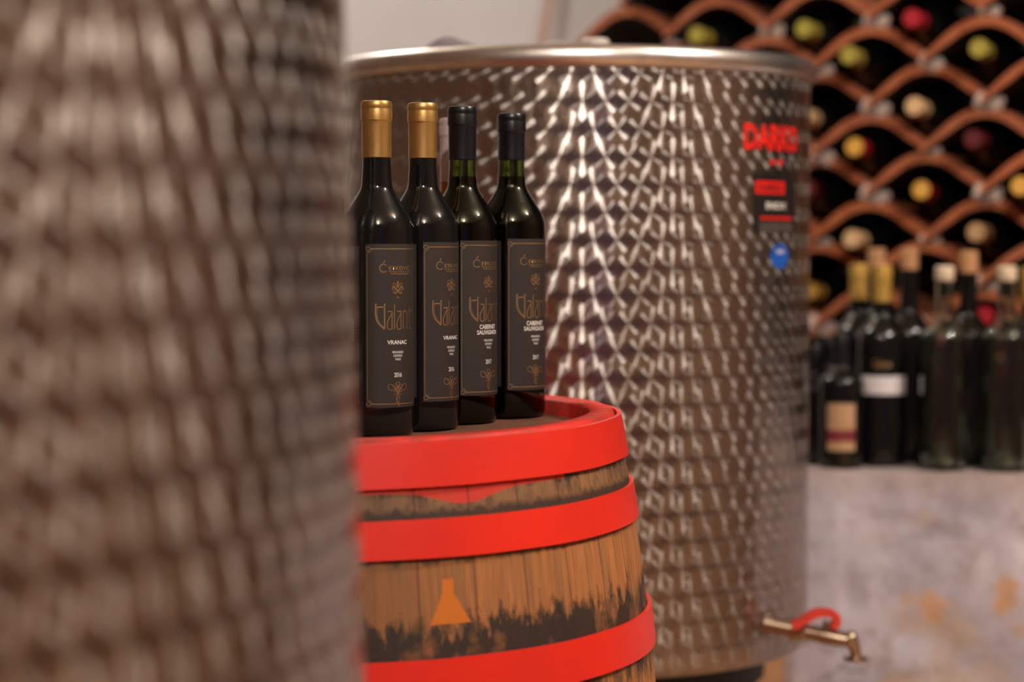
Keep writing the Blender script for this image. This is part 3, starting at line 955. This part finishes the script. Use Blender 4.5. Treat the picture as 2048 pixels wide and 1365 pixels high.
# lid with things on it
lid = lathe([(0, .006), (TR - .02, .004), (TR - .012, 0), (TR - .012, -.004), (0, -.002)], 96)
link_mesh('lid', lid, M_steel_rim, tank, smooth=40, loc=(0, 0, Hh - .012))
def on_lid(px, Y):
    return Vector(((px - 1024) / F * Y - TX, Y - TY, Hh - .006))
vp = on_lid(1190, 2.92)
link_mesh('valve_cap', lathe([(0, .040), (.015, .039), (.0185, .036), (.019, .020), (.0165, .018), (.0165, 0)], 32), M_whiteplastic, tank, smooth=40, loc=vp)
vp = on_lid(1110, 2.90)
link_mesh('vent_dome', lathe([(0, .035), (.012, .033), (.020, .028), (.0215, .024), (.020, 0)], 32), M_greyplastic, tank, smooth=40, loc=vp)

# tap low on the right of the tank
def make_tap():
    P0 = at(1530, 1252, 2.96); P1 = at(1703, 1281, 2.90)
    a, z = skin_ang(1540, 1250)
    S0 = Vector((TX + TR * math.cos(a), TY + TR * math.sin(a), TZ0 + z))
    P1 = at(1700, 1283, S0.y - .03)
    ax = (P1 - S0).normalized()
    L = (P1 - S0).length
    loc = lambda p: p - Vector((TX, TY, TZ0))
    pt = lambda t: loc(S0 + ax * (L * t))
    bm = bmesh.new()
    tube(bm, [pt(-.06), pt(.02), pt(.021), pt(.20), pt(.201), pt(.26), pt(.261), pt(.36), pt(.361), pt(.42), pt(.45), pt(.62), pt(.70), pt(.86), pt(.93)],
         [r_ * 1.22 for r_ in (.012, .012, .009, .009, .0095, .0095, .013, .013, .0105, .0105, .0085, .0085, .0095, .0085, .0085)], 20)
    body = link_mesh('tap', bm, M_brass, tank, smooth=35)
    bm = bmesh.new()
    e = loc(P1)
    tube(bm, [pt(.86), pt(.97) + Vector((0, 0, .001)), e + Vector((.004, 0, -.004)), e + Vector((.007, 0, -.012)), e + Vector((.008, 0, -.020))], [.0085, .0095, .0090, .0075, .0070], 18)
    q = e + Vector((.0085, 0, -.019))
    tube(bm, [q, q + Vector((0, 0, -.002)), q + Vector((0, 0, -.0025)), q + Vector((0, 0, -.006))], [.0075, .014, .0165, .0165], 20)
    bmesh.ops.create_uvsphere(bm, u_segments=16, v_segments=10, radius=.0095, matrix=Matrix.Translation(e + Vector((.001, -.001, .004))))
    tag(link_mesh('spout', bm, M_brass, body, smooth=40))
    bm = bmesh.new()
    tube(bm, [pt(.72), pt(.72) + Vector((0, 0, .020))], [.008, .006], 14)
    link_mesh('valve_stem', bm, M_brass, body, smooth=40)
    # lever: flat bar bowed over the body
    bm = bmesh.new()
    Y = S0.y - .02
    pp = [loc(at(x, y, Y - .01)) for x, y in ((1584, 1252), (1600, 1246), (1618, 1234), (1636, 1226), (1656, 1226), (1671, 1233), (1672, 1247), (1662, 1255))]
    pp = smoothpath(pp, 5)
    lw = .009
    R = []
    for i, p in enumerate(pp):
        t = (pp[min(i + 1, len(pp) - 1)] - pp[max(i - 1, 0)]).normalized(); n_ = Vector((t.z * -1, 0, t.x)).normalized() * .0050
        y = Vector((0, lw, 0))
        R.append([bm.verts.new(p + n_ - y), bm.verts.new(p + n_ + y), bm.verts.new(p - n_ + y), bm.verts.new(p - n_ - y)])
    for A, B in zip(R, R[1:]):
        for k in range(4): bm.faces.new((A[k], A[(k + 1) % 4], B[(k + 1) % 4], B[k]))
    bm.faces.new(R[0][::-1]); bm.faces.new(R[-1])
    bmesh.ops.recalc_face_normals(bm, faces=bm.faces)
    tag(link_mesh('tap_lever', bm, M_redplastic, body, smooth=50), 'red lever')
make_tap()

# crumpled clear bag lying on the lid
def bag():
    bm = bmesh.new(); bmesh.ops.create_icosphere(bm, subdivisions=4, radius=1)
    ctr = at(915, 100, 2.93)
    for v in bm.verts:
        c = v.co.copy()
        tent = max(0, 1 - abs(c.x + .12) * 1.1)
        n1 = mn.noise(c * 2.3 + Vector((3, 1, 4))); n2 = mn.noise(c * 5 + Vector((8, 2, 1)))
        v.co = Vector((c.x * .047 * (1 + .2 * n1), c.y * .05 * (1 + .2 * n2), max(-.001, (.009 + tent * .015) * max(c.z, -.05) + n2 * .002 * (c.z > 0))))
    o = link_mesh('plastic_bag', bm, BAGM, loc=(ctr.x, ctr.y, TZ0 + Hh - .0045))
    return tag(o, 'crumpled clear plastic bag lying on the lid of the far tank', 'bag')
m = NT('thin_plastic_film'); m.set(col=(.36, .32, .35, 1), rough=.25, trans=.4, ior=1.1); BAGM = m.m
bg = bag(); bg.scale = (1.9, 1.1, 1.7)

# stand below the far tank
st_ = thing('tank_stand', 'dark low stand carrying the far steel tank', 'stand', (TX, TY, 0))
bm = lathe([(.20, TZ0 - .001), (.27, TZ0 - .001), (.27, TZ0 - .045), (.20, TZ0 - .045)], 64, close=True)
link_mesh('ring', bm, M_black, st_, smooth=40)
for k in range(4):
    a = PI / 4 + k * PI / 2
    bm = bmesh.new(); tube(bm, [(.235 * math.cos(a), .235 * math.sin(a), TZ0 - .044), (.235 * math.cos(a), .235 * math.sin(a), .012), (.235 * math.cos(a), .235 * math.sin(a), 0)], [.018, .018, .03], 16)
    link_mesh('leg', bm, M_black, st_, smooth=40)
# pale plywood box seen in the gap between tank and ledge
bm = bmesh.new(); box(bm, (.368, 3.30, 0), (.410, 3.62, TZ0 - .004), bev=.003)
tag(link_mesh('plywood_box', bm, M_ply, smooth=30), 'pale plywood box behind the tank, beside the stone ledge', 'box')

# thin pipe leaning on the white wall
bm = bmesh.new(); a_, b_ = at(1072, 180, 5.26), at(1112, -60, 5.26)
d_ = (b_ - a_); tube(bm, [a_ - d_ * 3.0, a_, b_, b_ + d_ * .2], .0085, 12)
tag(link_mesh('wall_pipe', bm, M_pipe, smooth=60), 'thin brownish pipe running up the white wall beside the tile rack', 'pipe')

# ------------------------------------------------------------ bottles on the ledge
def ledge_pt(px, d):
    """point on the ledge, d metres behind its front edge, in photo column px"""
    k = (px - 1024) / F
    # solve (PA + ux*s + nx*d).x = k * .y
    s = (k * (PA.y + PNX.y * d) - PA.x - PNX.x * d) / (PUX.x - k * PUX.y)
    p = PA + PUX * s + PNX * d
    return Vector((p.x, p.y, PL_TOP))
def dark_ledge(px, d, label, h=.305, cap='gold', rb=.0375, extra=None):
    p = ledge_pt(px, d)
    o = thing('ledge_bottle', label, 'wine bottle', p, group='bottles standing on the stone ledge')
    rn = .0142
    g = link_mesh('glass', lathe(bottle_profile(rb, rn, h, h * .60, h * .76), 48), M_darkglass, o, smooth=50)
    if cap == 'gold': link_mesh('capsule', lathe(capsule_profile(rn, h, h - .056), 32), M_goldcap2, o, smooth=35)
    elif cap == 'cork': link_mesh('cork_stopper', lathe([(.011, h - .03), (.011, h - .012), (.0135, h - .0119), (.0142, h - .010), (.0142, h + .020), (.012, h + .022), (0, h + .022)], 24), M_cork, o, smooth=35)
    elif cap == 'dark': link_mesh('capsule', lathe(capsule_profile(rn, h, h - .056), 32), M_blackcap, o, smooth=35)
    if extra: extra(o, rb, math.atan2(-p.y, -p.x))
    return o
def white_lab(o, r, a):
    bm = bmesh.new(); patch(bm, -.0455, .0455, .112, .140, r, a, .0003)
    tag(link_mesh('label', bm, M_whitelabel, o, smooth=180), 'plain white label')
    bm = bmesh.new()
    put_text(bm, 'Galant', 0, .153, .028, .012, r, a, .0003, 0, .0)
    tag(link_mesh('gilt_lettering', bm, M_foil, o, smooth=180), 'dim gilt lettering')
def cream_lab(o, r, a):
    bm = bmesh.new(); patch(bm, -.022, .022, .028, .100, r, a, .0003, 0); patch(bm, -.022, .022, .042, .060, r, a, .0005, 1)
    tag(link_mesh('label', bm, [M_creamlabel, M_redband], o, smooth=180), 'cream label with a dark red band')
def clear_bottle(px, d, label):
    p = ledge_pt(px, d)
    o = thing('clear_bottle', label, 'glass bottle', p, group='empty clear bottles on the ledge')
    rb, rn, h = .0375, .0135, .298; t = .0028
    out = bottle_profile(rb, rn, h, .190, .232)[2:-1]
    out = [(0, .030), (.008, .028), (.018, .014), (.026, .003)] + out + [(rn * .96 - t, h - .012)]
    inn = [(r_ - t, z_) for r_, z_ in bottle_profile(rb, rn, h, .190, .232)[5:-2]][::-1]
    inn += [(rb - t - .002, .010), (.030, .007), (.020, .018), (.009, .033), (0, .035)]
    link_mesh('glass', lathe(out + inn, 64), M_clear, o, smooth=60)
    link_mesh('cork_stopper', lathe([(0, h - .035), (.0095, h - .035), (.0098, h - .012), (.0125, h - .0119), (.0145, h - .009), (.0145, h + .008), (.012, h + .0105), (0, h + .011)], 24), M_corkpale, o, smooth=35)
    return o
placed = []
def slot(px, d, r):
    """slide back along the photo column until the bottle stands clear of its neighbours"""
    while True:
        p = ledge_pt(px, d)
        if all((p - q).length > r + rq + .0012 for q, rq in placed): break
        d += .002
    placed.append((p, r)); return d
def h_for(px, d, ytop):
    p = ledge_pt(px, d); return at(px, ytop, p.y).z - PL_TOP
def L(px, d, ytop, label, cap, r=.0375, extra=None):
    d = slot(px, d, r)
    hh = h_for(px, d, ytop) - (.022 if cap == 'cork' else 0)
    return dark_ledge(px, d, label, hh, cap, r, extra)
placed.append((ledge_pt(1889, .048), .0375)); placed.append((ledge_pt(2014, .048), .0375))
clear_bottle(1889, .048, 'empty clear bottle with a pale cork, left of the clear pair')
clear_bottle(2014, .048, 'empty clear bottle with a pale cork, right of the clear pair')
L(1684, .042, 668, 'short dark ledge bottle with a cream label and red band', 'dark', .0345, cream_lab)
L(1765, .045, 531, 'dark ledge bottle with a gold capsule and a plain white label', 'gold', .0375, white_lab)
L(1718, .085, 528, 'dark ledge bottle with a gold capsule, left one of the gold pair', 'gold')
L(1818, .10, 496, 'dark ledge bottle with a tan cork, left of the first clear bottle', 'cork')
L(1937, .10, 502, 'dark ledge bottle with a tan cork between the two clear bottles', 'cork')
L(2062, .10, 534, 'dark ledge bottle with a gold capsule at the right edge of the photo', 'gold')
L(1753, .15, 497, 'dark ledge bottle with a tan cork rising behind the gold pair', 'cork')
for px, d, yt, pl in ((1630, .060, 690, 'short black bottle beside the far tank edge, front row'), (1655, .14, 672, 'short black bottle beside the far tank edge, second row'),
                      (1700, .20, 665, 'short black bottle in shade behind the cream-labelled one'), (1790, .22, 660, 'short black bottle in shade behind the gold-capped pair'),
                      (1860, .19, 650, 'short black bottle in shade behind the first clear bottle'), (1905, .215, 655, 'short black bottle in the back row, right of the first clear bottle'),
                      (1975, .13, 660, 'short black bottle in shade left of the second clear bottle'), (2022, .17, 650, 'short black bottle in shade behind the second clear bottle')):
    L(px, d, yt, pl, 'dark', .0365)

# ------------------------------------------------------------ near steel tank (far out of focus, left)
NR = .50
T_ = Vector((-.1062, 1.40)); nrm = Vector((-1, -.0759)).normalized()
NC = T_ + nrm * NR
M_scaleA = steel_scales('machine_turned_steel_near', NR, .0330, .0390, col=(.44, .385, .35, 1))
near = thing('large_steel_tank', 'large stainless tank with blurred scale pattern filling the left foreground', 'wine tank', (NC.x, NC.y, 0))
pv = Vector((0, 0, CAMZ + .15))
near.matrix_world = Matrix.Translation((NC.x, NC.y, 0)) @ Matrix.Translation(pv) @ Matrix.Rotation(math.radians(-1.6), 4, 'Y') @ Matrix.Translation(-pv)
bm = lathe([(0, .10), (NR - .02, .10), (NR, .12)] + [(NR, .12 + 1.9 * k / 12) for k in range(1, 13)] + [(NR - .02, 2.05), (.12, 2.16), (0, 2.165)], 200, mat_of=lambda i: 0)
link_mesh('tank_skin', bm, M_scaleA, near, smooth=40)
link_mesh('rim', torus_rim(NR, 2.02, [(.009 * math.cos(t), .012 * math.sin(t)) for t in [2 * PI * k / 12 for k in range(12)]]), M_steel_rim, near, smooth=180)
for k in range(3):
    a = k * 2 * PI / 3 + .5
    bm = bmesh.new(); tube(bm, [(.40 * math.cos(a), .40 * math.sin(a), .11), (.40 * math.cos(a), .40 * math.sin(a), .0)], .025, 16)
    link_mesh('leg', bm, M_steel_rim, near, smooth=40)
